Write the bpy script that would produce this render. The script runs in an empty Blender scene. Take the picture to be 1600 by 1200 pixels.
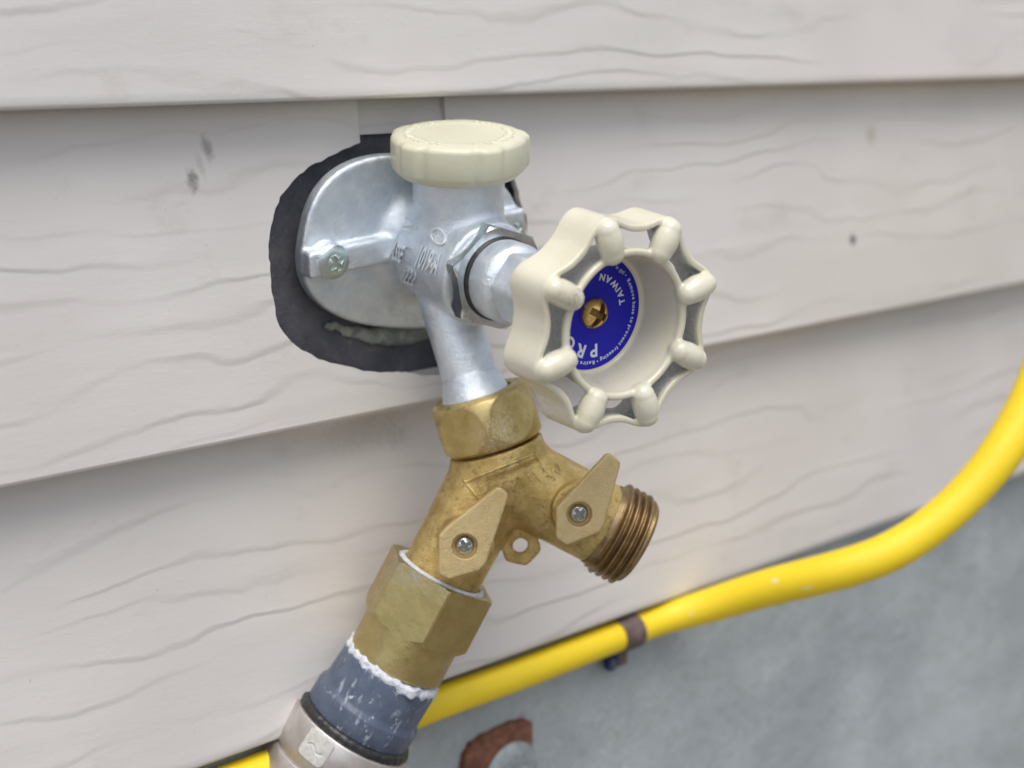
import bpy, bmesh, math, random
import numpy as np
from mathutils import Vector, Matrix
from mathutils.geometry import delaunay_2d_cdt

SC = 0.00085          # metres per modelling unit
scene = bpy.context.scene

# ------------------------------------------------------------------ camera
CR = [[0.7391963, 0.1478393, -0.6570634], [-0.6734856, 0.1587502, -0.7219525], [-0.0024240, 0.9761874, 0.2169152]]
CAMP = np.array([-312.513, -389.627, 61.622])
cam_d = bpy.data.cameras.new('camera')
cam_o = bpy.data.objects.new('camera', cam_d)
scene.collection.objects.link(cam_o)
m = Matrix(CR).to_4x4()
m.translation = Vector(CAMP * SC)
cam_o.matrix_world = m
cam_d.sensor_width = 36
cam_d.lens = 54
cam_d.clip_start = 0.01
cam_d.clip_end = 3000
cam_d.dof.use_dof = True
cam_d.dof.focus_distance = 445 * SC
cam_d.dof.aperture_fstop = 10.0
scene.camera = cam_o

# ------------------------------------------------------------------ world, sun, exposure
SUN_EL, SUN_AZ = math.radians(68), math.radians(215)
w = bpy.data.worlds.new("World")
scene.world = w
w.use_nodes = True
wn = w.node_tree
wn.nodes.clear()
sky = wn.nodes.new('ShaderNodeTexSky')
sky.sky_type = 'NISHITA'
sky.sun_disc = False
sky.sun_elevation = SUN_EL
sky.sun_rotation = SUN_AZ
sky.dust_density = 3.0
hs = wn.nodes.new('ShaderNodeHueSaturation')
hs.inputs['Saturation'].default_value = 0.58
bg = wn.nodes.new('ShaderNodeBackground')
bg.inputs['Strength'].default_value = 0.15
wo = wn.nodes.new('ShaderNodeOutputWorld')
wn.links.new(sky.outputs[0], hs.inputs['Color'])
wn.links.new(hs.outputs[0], bg.inputs[0])
wn.links.new(bg.outputs[0], wo.inputs[0])
sd = bpy.data.lights.new('sun', 'SUN')
sd.energy = 1.5
sd.angle = math.radians(45)
sd.color = (1.0, 0.96, 0.9)
so = bpy.data.objects.new('sun', sd)
scene.collection.objects.link(so)
# direction towards the sun (azimuth measured so that -Y is in front of the wall)
sdir = Vector((-0.45 * math.cos(SUN_EL), -0.89 * math.cos(SUN_EL), math.sin(SUN_EL)))
so.rotation_euler = sdir.to_track_quat('Z', 'Y').to_euler()
scene.view_settings.view_transform = 'Standard'
scene.view_settings.look = 'None'
scene.view_settings.exposure = 0.26
scene.view_settings.gamma = 1.0

# ------------------------------------------------------------------ helpers
def V(*a): return np.array(a, float)
def nz(v):
    v = np.asarray(v, float); return v / np.linalg.norm(v)

class Frame:
    def __init__(s, o, z, x):
        s.o = np.asarray(o, float); s.z = nz(z)
        x = np.asarray(x, float); s.x = nz(x - s.z * (x @ s.z)); s.y = np.cross(s.z, s.x)
    def W(s, p):
        p = np.asarray(p, float)
        return s.o + p[..., 0:1] * s.x + p[..., 1:2] * s.y + p[..., 2:3] * s.z
    def L(s, p):
        d = np.asarray(p, float) - s.o
        return np.stack([d @ s.x, d @ s.y, d @ s.z], -1)

WORLDF = Frame((0, 0, 0), (0, 0, 1), (1, 0, 0))

def empty(name, loc, label, cat, group=None):
    o = bpy.data.objects.new(name, None)
    scene.collection.objects.link(o)
    o.location = Vector(np.asarray(loc, float) * SC)
    o.empty_display_size = 0.01
    o['label'] = label; o['category'] = cat
    if group: o['group'] = group
    return o

def wloc(o):
    l = Vector((0, 0, 0))
    while o is not None:
        l = l + o.location; o = o.parent
    return l

def make(name, verts, faces, mats, parent=None, mi=None, smooth=True, sharp=None, base=None):
    """verts in world modelling units"""
    me = bpy.data.meshes.new(name)
    verts = np.asarray(verts, float) * SC
    if base is None: org = np.array(wloc(parent)) if parent else verts.mean(0)
    else: org = np.asarray(base, float) * SC
    me.from_pydata((verts - org).tolist(), [], [list(map(int, f)) for f in faces])
    if not isinstance(mats, (list, tuple)): mats = [mats]
    for mm in mats: me.materials.append(mm)
    if mi is not None: me.polygons.foreach_set('material_index', np.asarray(mi, np.int32))
    if smooth:
        me.polygons.foreach_set('use_smooth', [True] * len(me.polygons))
        if sharp is not None: me.set_sharp_from_angle(angle=math.radians(sharp))
    me.validate(); me.update()
    o = bpy.data.objects.new(name, me)
    scene.collection.objects.link(o)
    if parent:
        o.parent = parent
        o.location = Vector(org) - wloc(parent)
    else:
        o.location = Vector(org)
    return o

def tag(o, label, cat, group=None):
    o['label'] = label; o['category'] = cat
    if group: o['group'] = group
    return o

def lathe(fr, prof, n=96, rfun=None, closed_ends=True):
    """prof: list of (r,z). rfun(r,z,phi array)->r array"""
    ph = np.linspace(0, 2 * np.pi, n, endpoint=False)
    vs = []
    for r, z in prof:
        rr = np.full(n, float(r)) if rfun is None else rfun(r, z, ph)
        zz = np.full(n, float(z))
        vs.append(np.stack([rr * np.cos(ph), rr * np.sin(ph), zz], -1))
    P = np.concatenate(vs)
    F = []
    for k in range(len(prof) - 1):
        a = k * n; b = a + n
        for i in range(n):
            j = (i + 1) % n
            F.append((a + i, a + j, b + j, b + i))
    if closed_ends:
        F.append(tuple(range(n - 1, -1, -1)))
        L = (len(prof) - 1) * n
        F.append(tuple(range(L, L + n)))
    return fr.W(P), F

def join(parts):
    vs, fs, o = [], [], 0
    for v, f in parts:
        vs.append(np.asarray(v)); fs += [tuple(i + o for i in q) for q in f]; o += len(v)
    return np.concatenate(vs), fs

def hexr(ap, nside=6, rot=0.0):
    def f(ph):
        a = (ph - rot + np.pi / nside) % (2 * np.pi / nside) - np.pi / nside
        return ap / np.cos(a)
    return f

# --- signed distance toolkit + surface nets
def smin(a, b, k):
    h = np.clip(0.5 + 0.5 * (b - a) / k, 0, 1)
    return b * (1 - h) + a * h - k * h * (1 - h)
def smax(a, b, k): return -smin(-a, -b, k)
def sd_caps(p, a, b, ra, rb=None):
    a = np.asarray(a, float); b = np.asarray(b, float); rb = ra if rb is None else rb
    ab = b - a; t = np.clip(((p - a) @ ab) / (ab @ ab), 0, 1)
    return np.linalg.norm(p - a - t[..., None] * ab, axis=-1) - (ra + (rb - ra) * t)
def sd_cyl(p, a, b, ra, rb=None, rd=0.6):
    a = np.asarray(a, float); b = np.asarray(b, float); rb = ra if rb is None else rb
    ax = b - a; L = np.linalg.norm(ax); ax = ax / L
    z = (p - a) @ ax
    r = np.linalg.norm(p - a - z[..., None] * ax, axis=-1)
    R = ra + (rb - ra) * np.clip(z / L, 0, 1)
    dr = r - R + rd; dz = np.abs(z - L / 2) - L / 2 + rd
    return np.minimum(np.maximum(dr, dz), 0) + np.hypot(np.maximum(dr, 0), np.maximum(dz, 0)) - rd
def sd_box(q, h, rd=0.5):
    d = np.abs(q) - (np.asarray(h, float) - rd)
    return np.minimum(d.max(-1), 0) + np.linalg.norm(np.maximum(d, 0), axis=-1) - rd
def sd_poly(p2, poly):
    poly = np.asarray(poly, float); N = len(poly)
    d = np.full(p2.shape[:-1], 1e9); s = np.ones(p2.shape[:-1])
    j = N - 1
    for i in range(N):
        e = poly[j] - poly[i]; wv = p2 - poly[i]
        t = np.clip((wv @ e) / (e @ e), 0, 1)
        b = wv - t[..., None] * e
        d = np.minimum(d, (b * b).sum(-1))
        c1 = p2[..., 1] >= poly[i][1]; c2 = p2[..., 1] < poly[j][1]
        c3 = e[0] * wv[..., 1] > e[1] * wv[..., 0]
        flip = (c1 & c2 & c3) | (~c1 & ~c2 & ~c3)
        s = np.where(flip, -s, s); j = i
    return s * np.sqrt(d)

def snets(fn, lo, hi, h):
    lo = np.asarray(lo, float); hi = np.asarray(hi, float)
    n = np.ceil((hi - lo) / h).astype(int) + 1
    xs = [lo[i] + h * np.arange(n[i]) for i in range(3)]
    D = np.empty(n, np.float32)
    yy, zz = np.meshgrid(xs[1], xs[2], indexing='ij')
    for i0 in range(0, n[0], 24):
        X = xs[0][i0:i0 + 24]
        p = np.empty((len(X),) + yy.shape + (3,))
        p[..., 0] = X[:, None, None]; p[..., 1] = yy; p[..., 2] = zz
        D[i0:i0 + 24] = fn(p)
    ins = D < 0
    c = [ins[a:n[0] - 1 + a, b:n[1] - 1 + b, d:n[2] - 1 + d] for a in (0, 1) for b in (0, 1) for d in (0, 1)]
    cnt = sum(x.astype(np.int8) for x in c)
    act = (cnt > 0) & (cnt < 8)
    idx = -np.ones(act.shape, np.int64)
    I = np.argwhere(act); idx[act] = np.arange(len(I))
    acc = np.zeros((len(I), 3)); num = np.zeros(len(I))
    for ax in range(3):
        o1, o2 = [(1, 2), (0, 2), (0, 1)][ax]
        for a in (0, 1):
            for b in (0, 1):
                off = np.zeros(3, int); off[o1] = a; off[o2] = b
                A = I + off; B = A.copy(); B[:, ax] += 1
                d0 = D[A[:, 0], A[:, 1], A[:, 2]]; d1 = D[B[:, 0], B[:, 1], B[:, 2]]
                cr = (d0 < 0) != (d1 < 0)
                t = np.where(cr, d0 / np.where(cr, d0 - d1, 1), 0)
                pt = A.astype(float); pt[:, ax] += t
                acc[cr] += pt[cr]; num[cr] += 1
    P = lo + h * acc / num[:, None]
    F = []
    for ax in range(3):
        o1, o2 = [(1, 2), (2, 0), (0, 1)][ax]
        sl0 = [slice(None)] * 3; sl1 = [slice(None)] * 3
        sl0[ax] = slice(0, -1); sl1[ax] = slice(1, None)
        s0 = ins[tuple(sl0)]; s1 = ins[tuple(sl1)]
        E = np.argwhere(s0 != s1)
        E = E[(E[:, o1] > 0) & (E[:, o2] > 0) & (E[:, o1] < n[o1] - 1) & (E[:, o2] < n[o2] - 1)]
        st = s0[E[:, 0], E[:, 1], E[:, 2]]
        def g(da, db):
            q = E.copy(); q[:, o1] -= da; q[:, o2] -= db
            return idx[q[:, 0], q[:, 1], q[:, 2]]
        q = np.stack([g(1, 1), g(0, 1), g(0, 0), g(1, 0)], -1)
        q = np.where(st[:, None], q, q[:, ::-1])
        F.append(q)
    F = np.concatenate(F)
    for _ in range(2):                       # pull vertices on to the surface
        d = fn(P); e = h * 0.3
        G = np.stack([(fn(P + np.eye(3)[k] * e) - fn(P - np.eye(3)[k] * e)) / (2 * e) for k in range(3)], -1)
        g2 = (G * G).sum(-1) + 1e-6
        P = P - G * np.clip(d / g2, -h * .6, h * .6)[:, None]
    return P, F

def march(fn, p, d, target=0.0, maxd=60.0):
    p = np.array(p, float); t = np.zeros(len(p))
    for _ in range(60):
        s = fn(p + d * t[:, None]) - target
        t = np.clip(t + s * 0.8, -5, maxd)
    return p + d * t[:, None]

def text_mesh(s, size, bold=0.0, ext=0.1, space=1.0):
    cu = bpy.data.curves.new('lettering', 'FONT')
    cu.body = s; cu.size = size; cu.extrude = ext; cu.offset = bold
    cu.align_x = 'LEFT'; cu.space_character = space; cu.resolution_u = 4
    ob = bpy.data.objects.new('lettering', cu)
    scene.collection.objects.link(ob)
    dg = bpy.context.evaluated_depsgraph_get()
    me = bpy.data.meshes.new_from_object(ob.evaluated_get(dg))
    v = np.array([q.co[:] for q in me.vertices]); f = [tuple(p.vertices) for p in me.polygons]
    bpy.data.objects.remove(ob); bpy.data.meshes.remove(me); bpy.data.curves.remove(cu)
    return v, f

# ------------------------------------------------------------------ materials
class NT:
    def __init__(s, name):
        s.m = bpy.data.materials.new(name); s.m.use_nodes = True
        s.t = s.m.node_tree; s.b = s.t.nodes['Principled BSDF']
        tc = s.t.nodes.new('ShaderNodeTexCoord'); mp = s.t.nodes.new('ShaderNodeMapping')
        geo = s.t.nodes.new('ShaderNodeNewGeometry')
        mp.inputs['Scale'].default_value = (1 / SC,) * 3
        s.l(tc.outputs['Object'], mp.inputs[0]); s.co = mp.outputs[0]
        mp2 = s.t.nodes.new('ShaderNodeMapping'); mp2.inputs['Scale'].default_value = (1 / SC,) * 3
        s.l(geo.outputs['Position'], mp2.inputs[0]); s.wp = mp2.outputs[0]
    def l(s, a, b): s.t.links.new(a, b)
    def set(s, **k):
        for n, v in k.items():
            i = s.b.inputs[n.replace('_', ' ')]
            if hasattr(v, 'is_output') or isinstance(v, bpy.types.NodeSocket): s.l(v, i)
            else: i.default_value = v if not (isinstance(v, tuple) and len(v) == 3) else v + (1,)
    def noise(s, scale, detail=3, rough=.55, vec=None, dist=0, st=None):
        n = s.t.nodes.new('ShaderNodeTexNoise'); n.inputs['Scale'].default_value = scale
        n.inputs['Detail'].default_value = detail; n.inputs['Roughness'].default_value = rough
        n.inputs['Distortion'].default_value = dist
        v = vec or s.co
        if st: v = s.mapping(v, scale=st)
        s.l(v, n.inputs['Vector']); return n.outputs[0]
    def mapping(s, v, scale=(1, 1, 1), loc=(0, 0, 0), rot=(0, 0, 0)):
        q = s.t.nodes.new('ShaderNodeMapping'); q.inputs['Scale'].default_value = scale
        q.inputs['Location'].default_value = loc; q.inputs['Rotation'].default_value = rot
        s.l(v, q.inputs[0]); return q.outputs[0]
    def math(s, op, a, b=None, c=None):
        q = s.t.nodes.new('ShaderNodeMath'); q.operation = op
        for i, x in enumerate((a, b, c)):
            if x is None: continue
            if isinstance(x, (int, float)): q.inputs[i].default_value = x
            else: s.l(x, q.inputs[i])
        return q.outputs[0]
    def ramp(s, v, a, b, lo=0., hi=1., smooth=True):
        q = s.t.nodes.new('ShaderNodeMapRange'); q.interpolation_type = 'SMOOTHSTEP' if smooth else 'LINEAR'
        s.l(v, q.inputs[0])
        for i, x in zip((1, 2, 3, 4), (a, b, lo, hi)): q.inputs[i].default_value = x
        return q.outputs[0]
    def mix(s, f, a, b):
        q = s.t.nodes.new('ShaderNodeMix'); q.data_type = 'RGBA'
        if isinstance(f, (int, float)): q.inputs[0].default_value = f
        else: s.l(f, q.inputs[0])
        for i, x in ((6, a), (7, b)):
            if isinstance(x, tuple): q.inputs[i].default_value = x + (1,) if len(x) == 3 else x
            else: s.l(x, q.inputs[i])
        return q.outputs[2]
    def bump(s, h, dist, strength=1.0, prev=None):
        q = s.t.nodes.new('ShaderNodeBump'); q.inputs['Distance'].default_value = dist * SC
        q.inputs['Strength'].default_value = strength; s.l(h, q.inputs['Height'])
        if prev is not None: s.l(prev, q.inputs['Normal'])
        s.l(q.outputs[0], s.b.inputs['Normal']); return q.outputs[0]
    def spot(s, pos, r, soft=.5, st=(1, 1, 1), rot=0.0):
        """soft blob at a place on the thing, given in world units"""
        v = s.mapping(s.wp, loc=tuple(-x for x in pos))
        v = s.mapping(v, rot=(0, rot, 0)); v = s.mapping(v, scale=st)
        q = s.t.nodes.new('ShaderNodeVectorMath'); q.operation = 'LENGTH'; s.l(v, q.inputs[0])
        n = s.noise(.55, 3, .6, vec=s.wp)
        d = s.math('ADD', q.outputs['Value'], s.math('MULTIPLY', s.math('SUBTRACT', n, .5), r * 1.6))
        return s.ramp(d, r * (1 - soft), r * (1 + soft * .4), 1, 0)

def M_siding():
    k = NT('woodgrain_vinyl')
    warp = k.noise(1, 2.2, .5, vec=k.mapping(k.wp, scale=(1 / 120, 1 / 60, 1 / 38)))
    warp2 = k.noise(1, 2, .5, vec=k.mapping(k.wp, scale=(1 / 16, 1 / 60, 1 / 14)))
    sx = k.t.nodes.new('ShaderNodeSeparateXYZ'); k.l(k.wp, sx.inputs[0])
    ph = k.math('MULTIPLY', sx.outputs[2], -1 / 11.5)
    ph = k.math('ADD', ph, k.math('MULTIPLY', warp, 3.8))
    ph = k.math('ADD', ph, k.math('MULTIPLY', warp2, .35))
    saw = k.math('FRACT', ph)
    up = k.ramp(saw, 0.0, .76, 0, 1, False); dn = k.ramp(saw, .76, .98, 1, 0)
    h = k.math('MINIMUM', up, dn)
    g = k.ramp(k.noise(1, 2, .5, vec=k.mapping(k.wp, scale=(1 / 110, 1 / 60, 1 / 24), loc=(3, 1, 7))), .38, .62, .0, 1)
    h1 = k.math('MULTIPLY', h, g)
    f = k.noise(1, 4, .6, vec=k.mapping(k.wp, scale=(1 / 6, 1 / 2, 1 / 1.6)))
    fine = k.noise(1.2, 2, .6, vec=k.wp)
    hh = k.math('ADD', h1, k.math('ADD', k.math('MULTIPLY', f, .26), k.math('MULTIPLY', fine, .10)))
    k.bump(hh, .25)
    big = k.noise(.012, 3, .5, vec=k.wp)
    c = k.mix(k.ramp(big, .3, .7), (.622, .590, .563), (.668, .638, .612))
    grain_shade = k.math('MULTIPLY', k.ramp(k.math('ABSOLUTE', k.math('SUBTRACT', saw, .90)), 0, .09, .10, 0), g)
    c = k.mix(grain_shade, c, (.33, .30, .27))  # dark line painted along each grain step, stands in for its shade
    dirt = k.ramp(k.noise(.05, 6, .7, vec=k.mapping(k.wp, scale=(.6, 1, 1))), .56, .75, 0, .28)
    c = k.mix(dirt, c, (.42, .385, .345))
    spk = k.ramp(k.noise(.55, 2, .5, vec=k.wp), .74, .80, 0, .35)
    c = k.mix(spk, c, (.30, .28, .26))
    for pos, r, st, a, col, rot in (((-80.7, 2.2, 23.2), 2.2, (1, .3, .6), .75, (.16, .145, .13), 0),
                          ((-74.6, 3.4, 32.0), 2.4, (1.3, .3, .6), .62, (.19, .17, .155), .25),
                          ((-77.5, 2.8, 27.4), 2.3, (1.7, .3, .5), .28, (.25, .23, .21), .3),
                          ((235.5, -3.6, -20.8), 2.5, (1, .3, 1), .95, (.05, .05, .05), 0),
                          ((253.5, 2.0, 22.5), 4.0, (1, .3, .9), .55, (.42, .34, .24), -.6),
                          ((-19, -8, -62), 9, (.5, .2, 1.2), .18, (.22, .19, .16), 0),
                          ((-7, -8, -66), 5, (.6, .2, 1), .18, (.2, .17, .14), 0)):
        c = k.mix(k.math('MULTIPLY', k.spot(pos, r, .9, st, rot), a), c, col)
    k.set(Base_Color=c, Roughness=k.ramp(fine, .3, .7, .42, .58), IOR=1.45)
    return k.m

def M_simple(name, col, rough, metal=0., nb=None, vary=.0, scale=.3, col2=None, coat=0., spec=.5):
    k = NT(name)
    c = col
    if col2 is not None:
        c = k.mix(k.ramp(k.noise(scale, 5, .6), .38, .64), col, col2)
    k.set(Base_Color=c, Roughness=rough, Metallic=metal, Coat_Weight=coat, Specular_IOR_Level=spec)
    k.b.inputs['Coat Roughness'].default_value = .12
    if nb:
        k.bump(k.noise(nb[0], 4, .6), nb[1])
    return k.m

def M_zinc():
    k = NT('cast_zinc')
    n = k.noise(.12, 4, .6)
    c = k.mix(k.ramp(n, .3, .7), (.68, .75, .82), (.82, .875, .92))
    sp = k.ramp(k.noise(.9, 3, .6), .68, .76, 0, .5)
    c = k.mix(sp, c, (.30, .31, .33))
    c = k.mix(k.ramp(k.noise(.09, 5, .7, vec=k.mapping(k.co, loc=(4, 9, 2))), .60, .72, 0, .4), c, (.50, .47, .44))
    k.set(Base_Color=c, Metallic=.80, Roughness=k.ramp(k.noise(.25, 4, .6), .3, .7, .30, .46))
    b = k.bump(k.noise(2.2, 4, .7), .22)
    k.bump(k.noise(.35, 3, .5), .35, 1, b)
    return k.m

def M_brass(name, cast=True):
    k = NT(name)
    if cast:
        c = k.mix(k.ramp(k.noise(.16, 5, .65), .34, .66), (.54, .385, .135), (.76, .58, .25))
        c = k.mix(k.ramp(k.noise(.45, 6, .75), .52, .68, 0, .7), c, (.24, .17, .075))
        c = k.mix(k.ramp(k.noise(.2, 5, .7, vec=k.mapping(k.co, loc=(5, 2, 8))), .62, .74, 0, .55), c, (.46, .42, .36))
        k.set(Base_Color=c, Metallic=.88, Roughness=k.ramp(k.noise(.4, 4, .6), .3, .7, .28, .47))
        b = k.bump(k.noise(1.9, 4, .7), .42)
        k.bump(k.noise(.5, 3, .5), .12, 1, b)
    else:
        c = k.mix(k.ramp(k.noise(.13, 5, .6), .34, .66), (.50, .385, .15), (.64, .50, .23))
        c = k.mix(k.ramp(k.noise(.35, 6, .7), .56, .74, 0, .6), c, (.26, .18, .07))
        c = k.mix(k.ramp(k.noise(.9, 4, .7), .66, .74, 0, .5), c, (.12, .09, .04))
        k.set(Base_Color=c, Metallic=.88, Roughness=k.ramp(k.noise(.4, 5, .7), .3, .7, .28, .50))
        b = k.bump(k.noise(.8, 5, .7), .10)
        k.bump(k.noise(.25, 2, .5), .12, 1, b)
    return k

def M_nut():
    k = M_brass('worn_brass_nut', False)
    base = k.b.inputs['Base Color'].links[0].from_socket
    sc = k.spot((-9.5, -50, -55), 5.0, .8, (.9, .5, .55), 0)
    br = k.ramp(k.noise(1.5, 6, .8), .48, .60, 0, 1)
    c = k.mix(k.math('MULTIPLY', k.math('MULTIPLY', sc, br), .9), base, (.62, .58, .48))
    k.set(Base_Color=c)
    k.l(k.ramp(k.math('MULTIPLY', sc, br), 0, .5, .88, .1), k.b.inputs['Metallic'])
    return k.m

def M_hexbrass():
    k = M_brass('aged_brass_hex', False)
    base = k.b.inputs['Base Color'].links[0].from_socket
    c = k.mix(k.ramp(k.noise(.1, 4, .6), .3, .6, .15, .6), base, (.46, .385, .17))
    lime = k.ramp(k.noise(.4, 6, .75), .40, .56, 0, 1)
    sp = k.spot((-33, -55, -96), 9, .8, (.8, .3, 1.1), .0)
    c = k.mix(k.math('MULTIPLY', k.math('MULTIPLY', sp, lime), .8), c, (.52, .52, .50))
    k.set(Base_Color=c, Metallic=.95, Roughness=k.ramp(k.noise(.4, 5, .7), .3, .7, .24, .42))
    return k.m

def M_pvc():
    k = NT('blue_grey_pipe_plastic')
    c = k.mix(k.ramp(k.noise(.15, 3, .5), .3, .7), (.070, .092, .140), (.100, .125, .18))
    wv = k.mapping(k.wp, rot=(0, -.75, 0)); wv = k.mapping(wv, scale=(.5, .5, .07))
    s1 = k.ramp(k.noise(1, 5, .65, vec=wv), .54, .64, 0, .75)
    s1 = k.math('MULTIPLY', s1, k.ramp(k.noise(.12, 3, .6, vec=k.wp), .42, .6))
    c = k.mix(s1, c, (.42, .46, .52))
    s2 = k.ramp(k.noise(.32, 5, .7, vec=k.mapping(k.wp, loc=(11, 3, 5))), .64, .70, 0, .8)
    c = k.mix(s2, c, (.62, .65, .68))
    k.set(Base_Color=c, Roughness=.38)
    k.bump(k.noise(.6, 3, .6), .15)
    return k.m

def M_flash():
    k = NT('black_flashing_rubber')
    c = k.mix(k.ramp(k.noise(.1, 4, .6), .3, .7), (.075, .078, .092), (.125, .125, .140))
    d = k.ramp(k.noise(.22, 7, .75), .56, .74, 0, .6)
    c = k.mix(d, c, (.26, .25, .25))
    d = k.ramp(k.noise(.35, 3, .6, vec=k.mapping(k.co, loc=(3, 3, 3))), .70, .76, 0, .7)
    c = k.mix(d, c, (.40, .37, .34))
    k.set(Base_Color=c, Roughness=.62)
    k.bump(k.noise(.5, 5, .65), .5)
    return k.m

def M_concrete():
    k = NT('foundation_concrete')
    c = k.mix(k.ramp(k.noise(.016, 5, .6), .36, .62), (.43, .480, .495), (.53, .580, .595))
    c = k.mix(k.ramp(k.noise(.22, 6, .7), .50, .72, 0, .5), c, (.27, .285, .28))
    c = k.mix(k.ramp(k.noise(.10, 5, .7, vec=k.mapping(k.co, loc=(8, 1, 4))), .58, .74, 0, .5), c, (.36, .33, .27))
    st = k.ramp(k.noise(1, 4, .6, vec=k.mapping(k.wp, scale=(.045, .05, .005))), .56, .70, 0, .5)
    c = k.mix(st, c, (.60, .64, .65))
    pit = k.ramp(k.noise(.55, 4, .7), .60, .70, 0, .5)
    c = k.mix(pit, c, (.20, .21, .20))
    lt = k.ramp(k.noise(.45, 4, .7, vec=k.mapping(k.co, loc=(9, 9, 9))), .62, .72, 0, .4)
    c = k.mix(lt, c, (.56, .58, .57))
    k.set(Base_Color=c, Roughness=.85)
    b = k.bump(k.noise(.30, 7, .75), 1.8)
    k.bump(k.noise(.03, 3, .5), 5, 1, b)
    return k.m

def M_rust():
    k = NT('rusted_steel')
    c = k.mix(k.ramp(k.noise(.25, 6, .7), .3, .7), (.13, .050, .030), (.27, .115, .068))
    c = k.mix(k.ramp(k.noise(.6, 4, .7), .6, .7, 0, .6), c, (.08, .03, .02))
    k.set(Base_Color=c, Roughness=.9); k.bump(k.noise(.7, 5, .7), .6)
    return k.m

def M_cream(name, a, b, rough, coat, wear=True):
    k = NT(name)
    c = k.mix(k.ramp(k.noise(.07, 3, .5), .35, .65), a, b)
    if wear:
        sp = k.ramp(k.noise(.8, 5, .7), .70, .77, 0, .55)
        c = k.mix(sp, c, (.30, .25, .17))
        dd = k.math('MULTIPLY', k.spot((-33.5, -107, -4.5), 5, .9, (1, .5, 1.2)), k.ramp(k.noise(1.6, 6, .8), .46, .64, 0, .7))
        c = k.mix(dd, c, (.17, .15, .11))
        dd = k.math('MULTIPLY', k.spot((-22, -84, -34), 10, .9, (.8, .5, 1.3)), k.ramp(k.noise(.7, 6, .75), .42, .66, 0, .65))
        c = k.mix(dd, c, (.42, .31, .16))
    k.set(Base_Color=c, Roughness=rough, Coat_Weight=coat)
    k.b.inputs['Coat Roughness'].default_value = .09
    k.bump(k.noise(.5, 2, .5), .10)
    return k.m

siding_m = M_siding()
zinc = M_zinc()
brass_cast = M_brass('cast_brass').m
lk = M_brass('lever_brass'); lb = lk.b.inputs['Base Color'].links[0].from_socket
lk.set(Base_Color=lk.mix(.62, lb, (.76, .60, .33)), Metallic=.55); lever_m = lk.m
brass_mach = M_brass('machined_brass', False).m
nut_m = M_nut(); hexb = M_hexbrass(); pvc = M_pvc(); flash_m = M_flash(); conc = M_concrete(); rust = M_rust()
paint = M_cream('cream_paint', (.690, .655, .505), (.730, .698, .558), .30, .5)
capm = M_cream('cream_cap_plastic', (.640, .625, .470), (.675, .655, .505), .40, .15, False)
bare = M_simple('bare_cast_metal', (.50, .515, .515), .55, .2, (1.8, .3), col2=(.64, .65, .64), scale=.9)
chrome = M_simple('plated_steel', (.66, .69, .70), .22, 1., (.5, .05), col2=(.52, .55, .56), scale=.3)
screw_m = M_simple('screw_steel', (.72, .72, .72), .25, 1., None, col2=(.45, .45, .45), scale=1.2)
zincscrew = M_simple('zinc_plated_screw', (.60, .70, .68), .30, .95, (1.2, .06))
brass_screw_m = M_simple('brass_screw', (.86, .62, .24), .30, .95, (1.4, .10), col2=(.66, .44, .14), scale=.8)
brown_brass = M_simple('thread_brass', (.30, .205, .105), .36, .95, (1.2, .10), col2=(.42, .30, .16), scale=.25)
blue_m = M_simple('blue_sticker', (.014, .013, .40), .40, 0., None, coat=.0, spec=.22)
white_ink = M_simple('white_ink', (.62, .66, .78), .5)
yellow = M_simple('yellow_hose_rubber', (.88, .64, .015), .5, 0., (.5, .2), col2=(.91, .67, .02), scale=.04)
brown_band = M_simple('brown_band', (.10, .068, .066), .6, 0., (.5, .2), col2=(.16, .115, .11), scale=.15)
blue_screw = M_simple('blue_coated_screw', (.015, .05, .13), .35, .6, None)
tape_m = M_simple('white_thread_tape', (.70, .73, .78), .55, 0., (.9, .5), col2=(.60, .64, .72), scale=.4)
black_rub = M_simple('black_rubber', (.016, .016, .017), .35, 0., (.6, .25), col2=(.03, .03, .03), scale=.6)
ferrule_m = M_simple('brushed_clamp_steel', (.60, .56, .54), .46, .75, (.3, .1), col2=(.47, .43, .40), scale=.1)
caulk_m = M_simple('weathered_caulk', (.20, .215, .19), .8, 0., (.6, .4), col2=(.36, .37, .33), scale=.3)
pale_mark = M_simple('pale_paint_mark', (.62, .61, .58), .6, 0., None, col2=(.5, .49, .46), scale=.8)
dull_zinc = M_simple('dull_zinc', (.30, .34, .36), .6, .5, (.6, .1), col2=(.42, .45, .46), scale=.3)
earth = M_simple('ground_gravel', (.16, .14, .12), .95, 0., (.05, 3), col2=(.23, .21, .18), scale=.02)

# ------------------------------------------------------------------ ground
g = 500000.
gv = [(-g, -g, -620), (g, -g, -620), (g, g, -620), (-g, g, -620)]
go = make('ground', gv, [(0, 1, 2, 3)], earth, smooth=False, base=(0, 0, -620)); go['kind'] = 'structure'

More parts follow.
